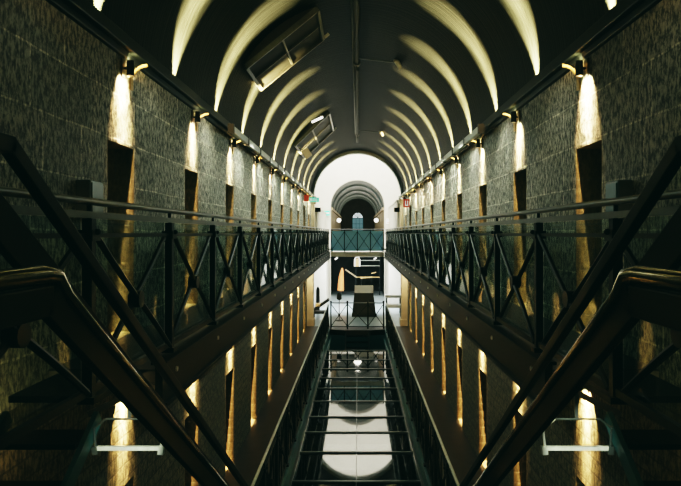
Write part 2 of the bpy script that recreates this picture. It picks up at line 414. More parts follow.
# ---------------------------------------------------------------- upper walkways
WY0, WY1 = 4.3, 30.0
for s, nm in ((-1, 'left'), (1, 'right')):
    t = thing('gallery_walkway', 'dark stone walkway along the %s upper cells with iron edge beam' % nm, 'walkway', (0, WY0, UZ), 'upper gallery walkways')
    Ln = WY1 - WY0
    m = MB(); m.box(*sorted((s * (RX - .02), s * (HW - .004))), 0, Ln, -.10, 0); m.build('deck', 'deck', t, bevel=.01)
    m = MB(); m.box(*sorted((s * (RX - .035), s * (RX + .02))), -.02, Ln, -.24, .05)
    m.box(*sorted((s * (RX - .065), s * (RX + .05))), -.02, Ln, -.27, -.235)
    m.box(*sorted((s * (RX - .065), s * (RX + .05))), -.02, Ln, .035, .06); m.build('edge_beam', 'steel', t, bevel=.006)
    m = MB()
    m.bar((s * (HW - .03), 0, -.50), (s * (RX + .08), 0, -.16), .03, .05); m.bar((s * (HW - .01), 0, -.13), (s * RX, 0, -.13), .03, .05)
    br = m.build('support_bracket', 'iron', t); br.location.y = .6
    for i in range(1, 18):
        if .6 + i * 1.36 < Ln - .3: cp(br, t, dy=i * 1.36)
    m = MB(); m.tube([(0, 0, 0), (s * -.012, 0, 0)], .02, 8); bt = m.build('rivet', 'pale', t); bt.location = (s * (RX - .036), .3, -.06)
    for i in range(1, 19): cp(bt, t, dy=i * 1.36)

# ---------------------------------------------------------------- railings
def railing(name, label, group, X, y0, y1, base, s, top=.168, second=.097, first_post=3.19, bay=1.36, glassm='glass', kind='upper'):
    t = thing(name, label, 'railing', (X, 0, base), group)
    H = top - base
    m = MB()
    m.tube([(0, y0, H), (0, y1, H)], .02, 10)
    m.build('handrail', 'rail' if kind == 'upper' else 'pale', t, smooth=True)
    m = MB(); m.box(-.012, .012, y0, y1, second - base - .018, second - base + .018); m.build('top_rail', 'rail' if kind == 'upper' else 'steel', t)
    zt = second - base - (.11 if kind == 'upper' else .05); zb = .10
    m = MB(); m.box(-.015, .015, y0, y1, zb - .02, zb + .02); m.box(-.012, .012, y0, y1, zt - .012, zt + .012); m.build('bottom_rail', 'iron', t)
    m = MB(); m.box(-.026, .026, -.026, .026, .04, zt + .09); m.box(-.045, .045, -.045, .045, .04, .075); m.tube([(0, 0, zt + .08), (0, 0, H)], .012, 8)
    m.ball((-s * .045, 0, zt + .02), .018, 8); m.box(-.04, .04, -.05, .05, zt - .03, zt + .03)
    post = m.build('post', 'iron', t)
    k0 = math.ceil((y0 - first_post) / bay); ys = []
    y = first_post + k0 * bay
    while y < y1 - .05: ys.append(y); y += bay
    post.location.y = ys[0]
    for y in ys[1:]: cp(post, t, dy=y - ys[0])
    m = MB()
    zc = (zt + zb) / 2
    for a in (0, 1):
        za, zz = (zt, zb) if a else (zb, zt)
        pts = []
        for j in range(13):
            u = j / 12; yy = .05 + u * (bay - .10)
            w = u + .010 * math.sin(2 * math.pi * u) * 1.0
            pts.append((0.014 * (1 if a else -1), yy, za + (zz - za) * w))
        m.tube(pts, .019, 6)
    m.tube([(-.035, bay / 2, zc), (.035, bay / 2, zc)], .055, 12)
    if kind == 'lower':
        for q in (.25, .5, .75): m.bar((0, bay * q, zb), (0, bay * q, zt), .014)
    br = m.build('cross_brace', 'iron' if kind == 'upper' else 'steel', t, smooth=True)
    br.location.y = ys[0]
    for y in ys[1:]:
        if y + bay <= y1 + .1: cp(br, t, dy=y - ys[0])
    if glassm:
        m = MB(); m.box(s * .035 - .004, s * .035 + .004, .03, bay - .03, .06, second - base - .02)
        g = m.build('glass_panel', glassm, t); g.location.y = ys[0]
        for y in ys[1:]:
            if y + bay <= y1 + .1: cp(g, t, dy=y - ys[0])
    return t
for s, nm in ((-1, 'left'), (1, 'right')):
    railing('gallery_railing', 'dark iron cross-braced railing with glass along the %s upper walkway' % nm, 'upper gallery railings', s * RX, .3, 29.8, UZ + .04, s)
    t = railing('void_railing', 'iron railing with bright handrail along the %s edge of the glass-covered void' % nm, 'lower void railings',
                s * LX, 6.6, 25.5, LZ, s, top=-2.97, second=-3.05, first_post=6.6 + .0, bay=1.26, glassm=None, kind='lower')

# end railing of the void, three crossed bays
t = thing('end_railing', 'low iron railing of three crossed bays at the far end of the void', 'railing', (0, 25.5, LZ))
m = MB(); m.tube([(-LX + .07, 0, 1.1), (LX - .07, 0, 1.1)], .024, 8); m.build('handrail', 'rail', t)
m = MB(); m.bar((-LX + .07, 0, .1), (LX - .07, 0, .1), .03); m.build('bottom_rail', 'iron', t)
xs = [-LX + .09, -.42, .45, LX - .09]
for x in xs:
    m = MB(); m.box(-.03, .03, -.03, .03, 0, 1.12); m.ball((0, 0, 1.15), .045, 8); p = m.build('post', 'iron', t); p.location.x = x
for a, b in zip(xs, xs[1:]):
    m = MB(); m.tube([(a, 0, .1), (b, 0, 1.06)], .017, 6); m.tube([(a, .01, 1.06), (b, .01, .1)], .017, 6); m.tube([((a + b) / 2, -.03, .58), ((a + b) / 2, .03, .58)], .05, 10)
    m.build('cross_brace', 'iron', t)

# ---------------------------------------------------------------- lower gallery floors, void, glass cover
for k, s in ((1, -1), (2, 1)):
    m = MB(); m.box(*sorted((s * LX, s * (HW + .02))), YS, 26.2, LZ - .22, LZ)
    struct(m.build('floor_%d' % k, 'lowdeck'), 'worn dark flagstone floor of the lower %s gallery' % ('left' if s < 0 else 'right'))
    m = MB(); m.box(*sorted((s * (LX - .05), s * (LX + .0))), 6.6, 25.4, LZ - .38, LZ + .02)
    m.box(*sorted((s * (LX - .12), s * (LX - .03))), 6.6, 25.4, LZ - .38, LZ - .33)
    struct(m.build('trim_%d' % (5 + k), 'teal', bevel=.006), 'dark teal steel edging of the void on the %s' % ('left' if s < 0 else 'right'))
m = MB(); m.box(-LX, LX, YS, 6.6, LZ - .22, LZ); struct(m.build('floor_3', 'lowdeck'), 'flagstone floor under the foreground stairs')
m = MB()
m.v += [(-LX, 25.35, LZ), (-.55, 25.1, LZ), (.55, 25.1, LZ), (LX, 25.35, LZ), (LX, 26.2, LZ), (-LX, 26.2, LZ)]
m.v += [(a, b, c - .22) for a, b, c in m.v[:6]]; m.f += [tuple(range(6)), tuple(range(11, 5, -1))] + [(i, (i + 1) % 6, 6 + (i + 1) % 6, 6 + i) for i in range(6)]
struct(m.build('floor_4', 'lowdeck'), 'landing slab at the far end of the void')
m = MB(); m.box(-12, 12, YS, 60, -7.3, -7.1); struct(m.build('floor', 'ground'), 'dim ground floor seen through the glass cover')
for s, nm in ((-1, 'left'), (1, 'right')):
    m = MB(); m.box(*sorted((s * (LX + .01), s * (LX + .25))), YS, 26.2, -7.1, LZ - .22)
    struct(m.build('wall_%s_ground' % nm, 'lowstone'), 'dark ground floor wall beneath the %s gallery' % nm)
bars = [22.2, 20.6, 19.2, 18.0, 16.8, 15.5, 14.2, 13.1, 11.9, 10.5, 9.2, 8.0, 6.8]
t = thing('glass_cover', 'dark reflective glass panels on steel crossbars covering the central void', 'glass cover', (0, 0, GZ))
m = MB(); m.box(-LX + .05, LX - .05, -.022, .022, -.05, .018); m.box(-LX + .05, LX - .05, -.03, .03, .015, .024)
for i, y in enumerate(bars):
    b = bpy.data.objects.new('crossbar', m_cb) if i else m.build('crossbar', 'rail', t)
    if i: C.objects.link(b); b.parent = t
    else: m_cb = b.data
    b.location.y = y
for i, (a, b) in enumerate(zip(bars, bars[1:])):
    tl = [0, .004, -.004, .006, .0, .012, -.002, .003, -.003, 0, 0, 0][i]
    m = MB(); m.box(-LX + .06, LX - .06, -(a - b) / 2 + .03, (a - b) / 2 - .03, -.012, 0)
    g = m.build('glass_panel', 'cover', t); g.location = (0, (a + b) / 2, -.0); g.rotation_euler.x = tl
    m = MB()
    m.box(-.006, .006, -(a - b) / 2 + .03, (a - b) / 2 - .03, .0, .012); q = m.build('glazing_bar', 'rail', t); q.location = (0, (a + b) / 2, 0.004)
for s in (-1, 1):
    m = MB(); m.box(*sorted((s * (LX - .05), s * (LX - .09))), 6.8, 22.2, -.02, .05); m.build('side_frame', 'rail', t)
# added white slab under the glass, imitating the reflection of the end wall
m = MB(); m.box(-1.0, 1.0, 0, 2.0, 0, .06); o = m.build('floor_panel', 'white', loc=(0, 18.0, -7.1))
tag(o, 'white slab added beneath the glass to imitate the reflected end wall', 'panel')

# stair descending at the far end of the void
t = thing('far_stair', 'narrow dark stair going down under the far end of the void', 'stairs', (0, 25.1, LZ))
m = MB(); m.box(-.45, .45, -.28, 0, -.04, 0); m.box(-.45, .45, -.285, -.26, -.005, .012)
for i in range(14):
    o = m.build('tread', 'steel', t) if i == 0 else cp(t0_, t)
    if i == 0: t0_ = o
    o.location = (0, -.28 * i, -.2 * (i + 1))
for s in (-1, 1):
    m = MB(); m.bar((s * .48, 0, -.15), (s * .48, -4.0, -2.98), .04, .22); m.build('stringer', 'iron', t)

# ---------------------------------------------------------------- foreground stair (camera looks over it)
TAN = .695; CX = -.005
t = thing('central_stair', 'dark steel staircase dropping away below the viewer between paired handrails', 'stairs', (CX, 1.2, UZ))
def pl(s, X, yb, zb, y1): return (s * X, yb - 1.2, zb - UZ), (s * X, y1 - 1.2, zb - (y1 - yb) * TAN - UZ)
AX, BX, CXX = .605, .93, .95
for s in (-1, 1):
    # near handrail: level run then slope, rounded top with a flat side plate
    yb, zb = 1.245, -.085
    m = MB(); p, q = pl(s, AX, yb, zb, 5.6)
    m.tube([(s * AX, -1.6, zb - UZ), (s * AX, yb - 1.2 - .03, zb - UZ), (s * AX, yb - 1.2 + .02, zb - UZ - .006), (s * AX, yb - 1.2 + .06, zb - UZ - .05), q], .020, 14)
    m.build('handrail', 'brass', t, smooth=True)
    m = MB()
    m.bar((s * AX, -1.6, zb - UZ - .055), (s * AX, yb - 1.2, zb - UZ - .055), .022, .065)
    m.bar((s * AX, yb - 1.2 - .01, zb - UZ - .05), (q[0], q[1], q[2] - .05), .022, .075); m.build('rail_plate', 'steel', t, bevel=.004)
    # outer guard rail
    yb, zb = 1.66, .243
    p, q = pl(s, BX, yb, zb, 5.9)
    m = MB(); m.bar((s * BX, -1.6, zb - UZ), (s * BX, yb - 1.2 + .01, zb - UZ), .035, .05); m.bar((p[0], p[1] - .012, p[2] + .004), q, .035, .05)
    m.build('guard_rail', 'steel', t, bevel=.006)
    # broad sloping plate
    p, q = pl(s, CXX, .9, .02 + (1.69 - .9) * TAN * 1.0, 5.9)
    m = MB(); m.bar((p[0], p[1], p[2] - .02), (q[0], q[1], q[2] - .02), .03, .115); m.build('stringer_plate', 'steel', t, bevel=.004)
    # posts beyond the frame that carry them
    for yy in (4.3, 5.5):
        za = -.085 - (yy - 1.245) * TAN - UZ; zf = -(yy - 1.2) * TAN
        m = MB(); m.bar((s * AX, yy - 1.2, zf), (s * AX, yy - 1.2, za), .035); m.build('post', 'steel', t)
    m = MB(); m.bar((s * BX, 5.65 - 1.2, LZ - UZ), (s * BX, 5.65 - 1.2, .243 - (5.65 - 1.66) * TAN - UZ), .05); m.build('post', 'steel', t)
    m = MB(); m.bar((s * (AX + .02), 0, -.1), (s * (AX + .02), 4.4, -.1 - 4.4 * TAN), .04, .22); m.build('stringer', 'steel', t)
    m = MB(); m.bar((s * AX, -.7, 0), (s * AX, -.7, -.085 - UZ), .04); m.bar((s * BX, -.7, 0), (s * BX, -.7, .243 - UZ), .04); m.build('post', 'steel', t)
for i in range(16):
    if i == 0:
        m = MB(); m.box(-AX + .03, AX - .03, 0, .29, -.035, 0); tr = m.build('tread', 'deck', t, bevel=.005); tr.location = (0, 0, -.19)
    else: cp(tr, t, dy=.275 * i, dz=-.1911 * i)
m = MB(); m.box(-1.0, 1.0, YS, 1.2, UZ - .12, UZ); struct(m.build('floor_5', 'deck'), 'landing at the head of the central stair')

# side stairs rising forward to the walkways (teal stringers)
for s, nm in ((-1, 'left'), (1, 'right')):
    t = thing('side_stair', 'steel stair with teal stringers climbing to the start of the %s walkway' % nm, 'stairs', (s * 1.80, 3.6, UZ), 'side stairs to the walkways')
    m = MB(); m.box(-.27, .27, 0, .69, -.04, 0); m.build('landing_plate', 'iron', t, bevel=.004)
    for xx in (-.27, .27):
        m = MB(); m.bar((xx, -.0, -.12), (xx, -4.4, -.12 - 4.4 * .68), .03, .09); m.build('stringer', 'teal', t)
    for i in range(15):
        if i == 0:
            m = MB(); m.box(-.25, .25, -.25, 0, -.03, 0); tr = m.build('tread', 'iron', t); tr.location = (0, 0, -.2)
        else: cp(tr, t, dy=-.28 * i, dz=-.1905 * i)

# hanging trapeze brackets under the walkway edge beams
for s, nm in ((-1, 'left'), (1, 'right')):
    t = thing('trapeze_bracket', 'pale metal trapeze bracket hanging from the %s railing beside the foreground stair' % nm, 'bracket', (s * 1.31, 3.5, -1.255), 'trapeze brackets')
    m = MB(); m.bar((-.20, 0, 0), (.20, 0, 0), .022, .022); m.build('crossbar', 'pale', t)
    for q in (-1, 1):
        m = MB(); m.bar((q * .19, 0, -.035), (q * .195, 0, .012), .032, .03); m.tube([(q * .19, 0, 0), (q * .20, 0, .115)], .007, 8); m.ball((q * .20, 0, .115), .012, 8)
        m.tube([(q * .20, 0, .115), (q * .20 - q * .07 * (1 if q == -s else 1), .0, .17)], .006, 6)
        m.build('hanger', 'pale' if q == -s else 'rail', t)
    m = MB(); m.bar((s * .09 - s * .09, .02, .17), (s * .0, .02, .36), .02); m.tube([(-.13, 0, .17), (.13, 0, .17)], .006, 6); m.build('upright', 'rail', t)

# small junction boxes on the railing/wall near the first doors
for s, nm in ((-1, 'left'), (1, 'right')):
    t = thing('junction_box', 'grey wall box beside the first visible door of the upper %s row' % nm, 'electrical box', (s * (HW - .06), 4.85, .12), 'wall boxes')
    m = MB(); m.box(-.06, .06, -.12, .12, 0, .3); m.build('case', 'rail', t, bevel=.01)
    m = MB(); m.box(*sorted((-s * .06, -s * .068)), -.1, .1, .02, .28); m.build('cover', 'teal' if s > 0 else 'rail', t)

# ---------------------------------------------------------------- crossing: side walls, arch wall, bridge
AY = 38.0; AR = 1.71; AZ = 1.65
def arch_wall(name, Y, halfw, z0, z1, ar, az, low, mat, label, thick=.6):
    """wall across the hall with an arched opening above and a square opening below"""
    m = MB(); nn = 32
    for yy in (Y, Y + thick):
        pts = [(ar * math.cos(math.pi * i / nn), az + ar * math.sin(math.pi * i / nn)) for i in range(nn + 1)]
        for (xa, za), (xb, zb) in zip(pts, pts[1:]):
            m.quad((xa, yy, za), (xb, yy, zb), (xb, yy, z1), (xa, yy, z1))
        for s in (-1, 1):
            m.quad((s * ar, yy, z0), (s * halfw, yy, z0), (s * halfw, yy, z1), (s * ar, yy, z1))
        if low: m.quad((-ar, yy, low[1]), (ar, yy, low[1]), (ar, yy, UZ), (-ar, yy, UZ))
    for (xa, za), (xb, zb) in zip(pts, pts[1:]): m.quad((xa, Y, za), (xb, Y, zb), (xb, Y + thick, zb), (xa, Y + thick, za))
    for s in (-1, 1): m.quad((s * ar, Y, z0), (s * ar, Y + thick, z0), (s * ar, Y + thick, az), (s * ar, Y, az))
    if low:
        m.quad((-ar, Y, low[1]), (ar, Y, low[1]), (ar, Y + thick, low[1]), (-ar, Y + thick, low[1]))
        m.quad((-ar, Y, UZ), (ar, Y, UZ), (ar, Y + thick, UZ), (-ar, Y + thick, UZ))
    return struct(m.build(name, mat), label)
arch_wall('wall_back', AY, 7, LZ, 7.0, AR, AZ, (LZ, -1.3), 'cream', 'bright cream wall with a tall arch into the far wing')
for s, nm in ((-1, 'left'), (1, 'right')):
    m = MB(); X = s * 7; m.box(*sorted((X, X + s * .3)), 26.2, AY, LZ, 7); struct(m.build('wall_%s_crossing' % nm, 'cream'), 'cream side wall of the crossing on the %s' % nm)
    # front return walls (facing the crossing) beside the near vault
    m = MB(); m.box(*sorted((s * (HW + .5), s * 7)), ENDW - .3, ENDW, UZ, 7); m.box(*sorted((s * (HW + .5), s * 7)), 26.0, 26.3, LZ, UZ - .15); struct(m.build('wall_front_%s' % nm, 'cream'), 'cream return wall of the crossing on the %s' % nm)
m = MB()
nn = 48
for i in range(nn):
    t0, t1 = math.pi * i / nn, math.pi * (i + 1) / nn
    m.quad((VR * math.cos(t0), VEND, VC + VR * math.sin(t0)), (VR * math.cos(t1), VEND, VC + VR * math.sin(t1)), (VR * math.cos(t1), VEND, 7), (VR * math.cos(t0), VEND, 7))
for s in (-1, 1): m.quad((s * VR, VEND, 1.72), (s * 7, VEND, 1.72), (s * 7, VEND, 7), (s * VR, VEND, 7))
struct(m.build('wall_front', 'cream'), 'cream spandrel wall above the end of the near vault')
m = MB(); m.box(-7.3, 7.3, VEND, AY + .6, 7.0, 7.1); struct(m.build('ceiling_crossing', 'cream'), 'ceiling of the bright crossing')
m = MB(); m.box(-7, 7, 26.2, 46, LZ - .2, LZ); struct(m.build('floor_6', 'palefloor'), 'pale shiny floor of the crossing beyond the void')
# upper side floors of crossing
# white partition walls standing past the cell rows, upper level
for s, nm in ((-1, 'left'), (1, 'right')):
    m = MB(); m.box(*sorted((s * 1.98, s * 2.12)), 29.6, AY, UZ, 1.55 if s > 0 else 1.2)
    m.box(*sorted((s * 1.95, s * 2.15)), 29.5, AY, 1.2 if s < 0 else 1.55, 1.27 if s < 0 else 1.64)
    struct(m.build('partition_%s' % nm, 'cream'), 'white partition wall past the upper %s cells' % nm)
    m = MB(); m.box(*sorted((s * 1.75, s * 2.6)), 33.0, AY, LZ, UZ - .35)
    struct(m.build('partition_%s_lower' % nm, 'lowcream'), 'off-white wall flanking the dark opening below the bridge, %s' % nm)
    # pilasters
    t = struct(None or (lambda: (lambda mm: mm.build('pillar_%s' % nm, 'pilaster', bevel=.02))(
        (lambda mm: (mm.box(*sorted((s * 1.93, s * 2.25)), 26.25, 26.75, LZ + .28, UZ - .53), mm.box(*sorted((s * 1.88, s * 2.28)), 26.2, 26.8, LZ, LZ + .3), mm)[-1])(MB())))(),
        'cream sandstone pilaster with stepped base ending the lower %s wall' % nm)
    struct((lambda mm: (mm.box(*sorted((s * 2.05, s * 2.32)), ENDW, ENDW + .5, UZ, 1.45), mm.box(*sorted((s * 2.0, s * 2.35)), ENDW - .03, ENDW + .55, 1.40, 1.62), mm)[-1])(MB()).build('pillar_%s_upper' % nm, 'pilaster', bevel=.02),
        'stone pilaster closing the upper %s cell row' % nm)
# bridge
t = thing('footbridge', 'pale edged footbridge joining the two upper walkways at the far end', 'footbridge', (0, 29.9, UZ))
m = MB(); m.box(-1.3, 1.3, 0, 1.3, -.1, 0); m.build('deck', 'deck', t)
m = MB(); m.box(-1.33, 1.33, -.05, 0, -.2, .03); m.build('edge_beam', 'duct', t)
for y in (0, 1.2):
    m = MB(); m.tube([(-1.33, y, 1.15), (1.33, y, 1.15)], .025, 8); m.build('handrail', 'rail', t)
    for x in (-1.3, -.65, 0, .65, 1.3):
        m = MB(); m.bar((x, y, 0), (x, y, 1.15), .04); m.build('post', 'iron', t)
    for k in range(4):
        a = -1.3 + .65 * k
        m = MB(); m.tube([(a, y, .1), (a + .65, y, 1.05)], .014, 6); m.tube([(a, y, 1.05), (a + .65, y, .1)], .014, 6); m.build('cross_brace', 'iron', t)
        m = MB(); m.box(a + .02, a + .63, y + .03, y + .036, .08, 1.08); m.build('glass_panel', 'teal_glass', t)

# far wing beyond the arch
m = MB(); m.arc_sheet(0, AR + .12, AZ, AY + .6, 62, 40, ny=6)
struct(m.build('ceiling_far', 'farvault', smooth=True), 'smaller grey barrel vault of the far wing')
for k, yy in enumerate((43, 48, 53, 58)):
    m = MB()
    for i in range(40):
        t0, t1 = math.pi * i / 40, math.pi * (i + 1) / 40
        def p2(r, t, y): return (r * math.cos(t), y, AZ + r * math.sin(t))
        m.quad(p2(AR + .12, t0, yy), p2(AR + .12, t1, yy), p2(AR, t1, yy), p2(AR, t0, yy)); m.quad(p2(AR, t0, yy), p2(AR, t1, yy), p2(AR, t1, yy + .5), p2(AR, t0, yy + .5))
    struct(m.build('trim_%d' % (10 + k), 'farvault', smooth=True), '%s rib of the far wing vault' % ORD[k])
for s, nm in ((-1, 'left'), (1, 'right')):
    m = MB(); m.box(*sorted((s * 1.72, s * 1.95)), AY + .6, 62, UZ, AZ); m.box(*sorted((s * 1.62, s * 1.8)), AY + .6, 62, AZ - .16, AZ)
    struct(m.build('wall_%s_far' % nm, 'pilaster'), 'stone side wall of the far wing on the %s' % nm)
m = MB(); m.box(-1.9, 1.9, AY, 62, UZ - .1, UZ); struct(m.build('floor_7', 'deck'), 'dark floor of the far wing')
m = MB(); m.box(-2.5, 2.5, 62, 62.3, UZ, 4); struct(m.build('wall_end', 'farwall'), 'brown end wall of the far wing')
# fan window
w = (lambda mm: (mm.arc_sheet(0, .60, 1.55, 61.9, 62.0, 20), mm.arc_sheet(0, .50, 1.55, 61.9, 62.0, 20), mm.box(-.6, -.52, 61.88, 62, .1, 1.55), mm.box(.52, .6, 61.88, 62, .1, 1.55), mm.box(-.6, .6, 61.88, 62, 1.5, 1.57), mm)[-1])(MB()).build('window_1', 'teal')
struct(w, 'round-headed fan window in the far end wall')
def winmat(n, c, e):
    return simple(n, c, .4, emit=c, estr=e, noise=.02)
M['fan'] = winmat('fanlight_sky', (.75, .85, .85), 1.0); M['pane'] = winmat('dim_pane', (.12, .25, .28), .5)
m = MB(); nn = 16
m.v.append((0, 61.95, 1.57)); m.v += [(.5 * math.cos(math.pi * i / nn), 61.95, 1.57 + .5 * math.sin(math.pi * i / nn)) for i in range(nn + 1)]
m.f += [(0, i + 1, i + 2) for i in range(nn)]; o = m.build('fanlight', 'fan', w); o.location.z = EYE
m = MB(); m.quad((-.52, 61.95, .1), (.52, 61.95, .1), (.52, 61.95, 1.5), (-.52, 61.95, 1.5)); o = m.build('pane', 'pane', w); o.location.z = EYE
m = MB()
for a in (45, 90, 135): m.bar((0, 61.92, 1.57), (.5 * math.cos(R(a)), 61.92, 1.57 + .5 * math.sin(R(a))), .05)
for x in (-.17, .17): m.bar((x, 61.92, .1), (x, 61.92, 1.5), .04)
for z in (.5, .95): m.bar((-.52, 61.92, z), (.52, 61.92, z), .04)
o = m.build('glazing_bars', 'teal', w); o.location.z = EYE

# globe lamps in the far arch
for s, nm in ((-1, 'left'), (1, 'right')):
    t = thing('globe_lamp', 'glowing white globe lamp on the %s side of the far arch' % nm, 'lamp', (s * 1.40, 45, .95), 'globe lamps')
    m = MB(); m.ball((0, 0, 0), .16, 12); m.build('globe', 'globe', t, smooth=True)
    m = MB(); m.tube([(0, 0, 0), (s * .21, 0, .05)], .02, 6); m.build('arm', 'iron', t)
# black monitors on the white wall
for s, nm in ((-1, 'left'), (1, 'right')):
    t = thing('wall_screen', 'small black box fixed to the %s white partition beyond the cells' % nm, 'screen', (s * 2.0, 29.55, 1.03), 'black screens')
    m = MB(); m.box(-.2, .2, -.1, 0, 0, .22); m.build('case', 'black', t, bevel=.01)
    m = MB(); m.box(-.17, .17, -.104, -.1, .02, .2); m.build('screen', 'steel', t)
# signs
t = thing('exit_sign', 'lit green exit sign projecting from the upper left wall', 'sign', (-1.90, 26.4, 1.36))
m = MB(); m.box(-.22, .22, -.03, .03, 0, .2); m.build('sign_box', 'exit', t, bevel=.01)
m = MB(); m.box(-.08, .14, -.035, -.03, .05, .075); m.box(-.08, .14, -.035, -.03, .12, .145); m.box(-.17, -.11, -.035, -.03, .04, .16); m.build('pictogram', 'sign', t)
m = MB(); m.bar((0, 0, .2), (0, 0, .26), .02); m.build('hanger', 'iron', t)
t = thing('red_sign', 'dark red sign mounted beside the green exit sign, upper left', 'sign', (-2.08, 24.6, 1.30))
m = MB(); m.box(-.1, .1, -.015, .015, 0, .26); m.build('plate', 'red', t, bevel=.005)
m = MB(); m.box(-.1, .1, .02, .03, .1, .13); m.build('fixing', 'iron', t)
t = thing('red_sign', 'orange red sign with white mark high on the upper right wall', 'sign', (2.02, 24.6, 1.05))
m = MB(); m.box(-.13, .13, -.015, .015, 0, .34); m.build('plate', 'red', t, bevel=.005)
m = MB(); m.box(-.06, -.03, -.02, -.015, .08, .27); m.box(.03, .06, -.02, -.015, .08, .27); m.box(-.06, .06, -.02, -.015, .07, .1); m.build('mark', 'sign', t)
t = thing('exit_sign', 'lit green exit sign hanging below the left walkway at the lower cells', 'sign', (-1.98, 25.9, -1.42))
m = MB(); m.box(-.17, .17, -.03, .03, 0, .17); m.build('sign_box', 'exit', t, bevel=.01)
m = MB(); m.box(-.12, .12, -.035, -.03, .06, .1); m.build('pictogram', 'sign', t)
m = MB(); m.bar((0, 0, .17), (0, 0, .28), .02); m.build('hanger', 'iron', t)
t = thing('alarm_bell', 'round red alarm bell on the lower left wall near the pilaster', 'alarm bell', (-2.1, 23.6, -1.45))
m = MB(); m.ball((0, 0, 0), .09, 12); m.build('bell', 'red', t, smooth=True)
m = MB(); m.tube([(-.1, 0, 0), (0, 0, 0)], .03, 8); m.build('mount', 'iron', t)
t = thing('sign_board', 'small white notice board on the far right of the arch wall', 'sign', (1.95, 37.9, .6))
m = MB(); m.box(-.14, .14, -.04, 0, 0, .3); m.build('plate', 'sign', t); m = MB(); m.box(-.1, .1, -.045, -.04, .05, .08); m.build('line', 'red', t)
t = thing('sign_board', 'small pale green notice on the left edge of the far arch', 'sign', (-1.95, 37.9, 1.1))
m = MB(); m.box(-.2, .2, -.04, 0, 0, .3); m.build('plate', 'exit', t); m = MB(); m.box(-.16, .16, -.045, -.04, .1, .2); m.build('line', 'sign', t)

# ---------------------------------------------------------------- vault fittings: skylights, pipe, spotlights
def skylight(y0, y1, a0, a1, label):
    t = thing('skylight', label, 'skylight', (0, 0, 0), 'vault skylights')
    def P(a, y, off=0): return Vector(((VR - off) * math.cos(R(a)), y, VC + (VR - off) * math.sin(R(a))))
    A0, A1 = 180 - a0, 180 - a1
    Am = (A0 + A1) / 2
    def ch(u, y, off=.06):
        p, q = P(A0, y, off), P(A1, y, off); return p.lerp(q, u)
    m = MB()
    nrm = Vector((-math.cos(R(Am)), 0, -math.sin(R(Am))))
    for y in (y0, y1): m.bar(ch(0, y), ch(1, y), .05, .10, up=nrm)
    for u in (0, 1): m.bar(ch(u, y0), ch(u, y1), .06, .10, up=nrm)
    m.build('frame', 'rail', t)
    m = MB(); m.bar(ch(.5, y0), ch(.5, y1), .04, .08, up=nrm); m.bar(ch(0, (y0 + y1) / 2), ch(1, (y0 + y1) / 2), .025, .05, up=nrm); m.build('glazing_bars', 'rail', t)
    m = MB(); m.quad(ch(0, y0, .05), ch(1, y0, .05), ch(1, y1, .05), ch(0, y1, .05)); m.build('glass', 'skyglass', t)
    for y in (y0, y1):            # dark upstands closing the frame against the curved vault
        m = MB()
        for i in range(12):
            u0, u1 = A0 + (A1 - A0) * i / 12, A0 + (A1 - A0) * (i + 1) / 12
            m.quad(ch(i / 12, y), ch((i + 1) / 12, y), P(u1, y), P(u0, y))
        m.build('upstand', 'black', t)
    m = MB(); m.bar(ch(1.03, y1 - .1, .1), ch(1.10, y1 - .1, .1), .05); m.build('latch', 'pale', t)
    return t
skylight(11.3, 13.0, 30, 72, 'larger near skylight with black panes on the left of the vault')
skylight(20.6, 24.0, 27, 66, 'smaller far skylight with pale frame on the left of the vault')
t = thing('ceiling_pipe', 'dark pipe running along the crown of the vault with round couplings', 'pipe', (0, 0, VC + VR - .14))
m = MB(); m.tube([(0, -1, 0), (0, 28, 0)], .055, 12); m.build('pipe', 'iron', t, smooth=True)
m = MB(); m.tube([(-.085, 8, .02), (-.085, 26, .02)], .018, 8); m.build('conduit', 'rail', t)
for y in (5.5, 15.0, 25.8):
    m = MB(); m.tube([(0, y - .08, 0), (0, y + .08, 0)], .085, 16); m.tube([(0, y, -.0), (0, y, -.20)], .02, 8); m.build('coupling', 'rail', t, smooth=True)
for y in (3, 9, 12, 18, 21.5, 27.5):
    m = MB(); m.bar((0, y, 0), (0, y, .14), .03); m.build('hanger', 'iron', t)
for (yy, lab) in ((14.6, 'ceiling spotlight on a short arm right of the crown pipe, nearer one'), (24.8, 'ceiling spotlight on a short arm right of the crown pipe, farther one')):
    t = thing('ceiling_spotlight', lab, 'lamp', (0, yy, VC + VR - .14), 'ceiling spotlights')
    m = MB(); m.bar((.06, 0, 0), (.95, 0, -.10), .03); m.build('arm', 'rail', t)
    m = MB(); m.tube([(.95, -.08, -.06), (1.06, .1, -.2)], [.07, .05], 12); m.build('lamp_head', 'pale', t)
t = thing('floodlight', 'pale box floodlight below the far skylight on the vault', 'lamp', (-1.70, 20.3, 2.70))
m = MB(); m.box(-.12, .12, -.06, .06, -.16, .16); o = m.build('housing', 'white', t, bevel=.02); o.rotation_euler.y = R(-35)
m = MB(); m.bar((0, 0, 0), (-.3, 0, .2), .03); m.build('bracket', 'iron', t)
t = thing('fluorescent_strip', 'short glowing strip light high on the left of the vault', 'lamp', (-1.30, 19.6, 3.72))
m = MB(); m.bar((-.18, 0, -.1), (.18, 0, .07), .06); m.build('tube', 'globe', t); m = MB(); m.bar((-.2, .04, -.07), (.2, .04, .12), .07); m.build('batten', 'rail', t)

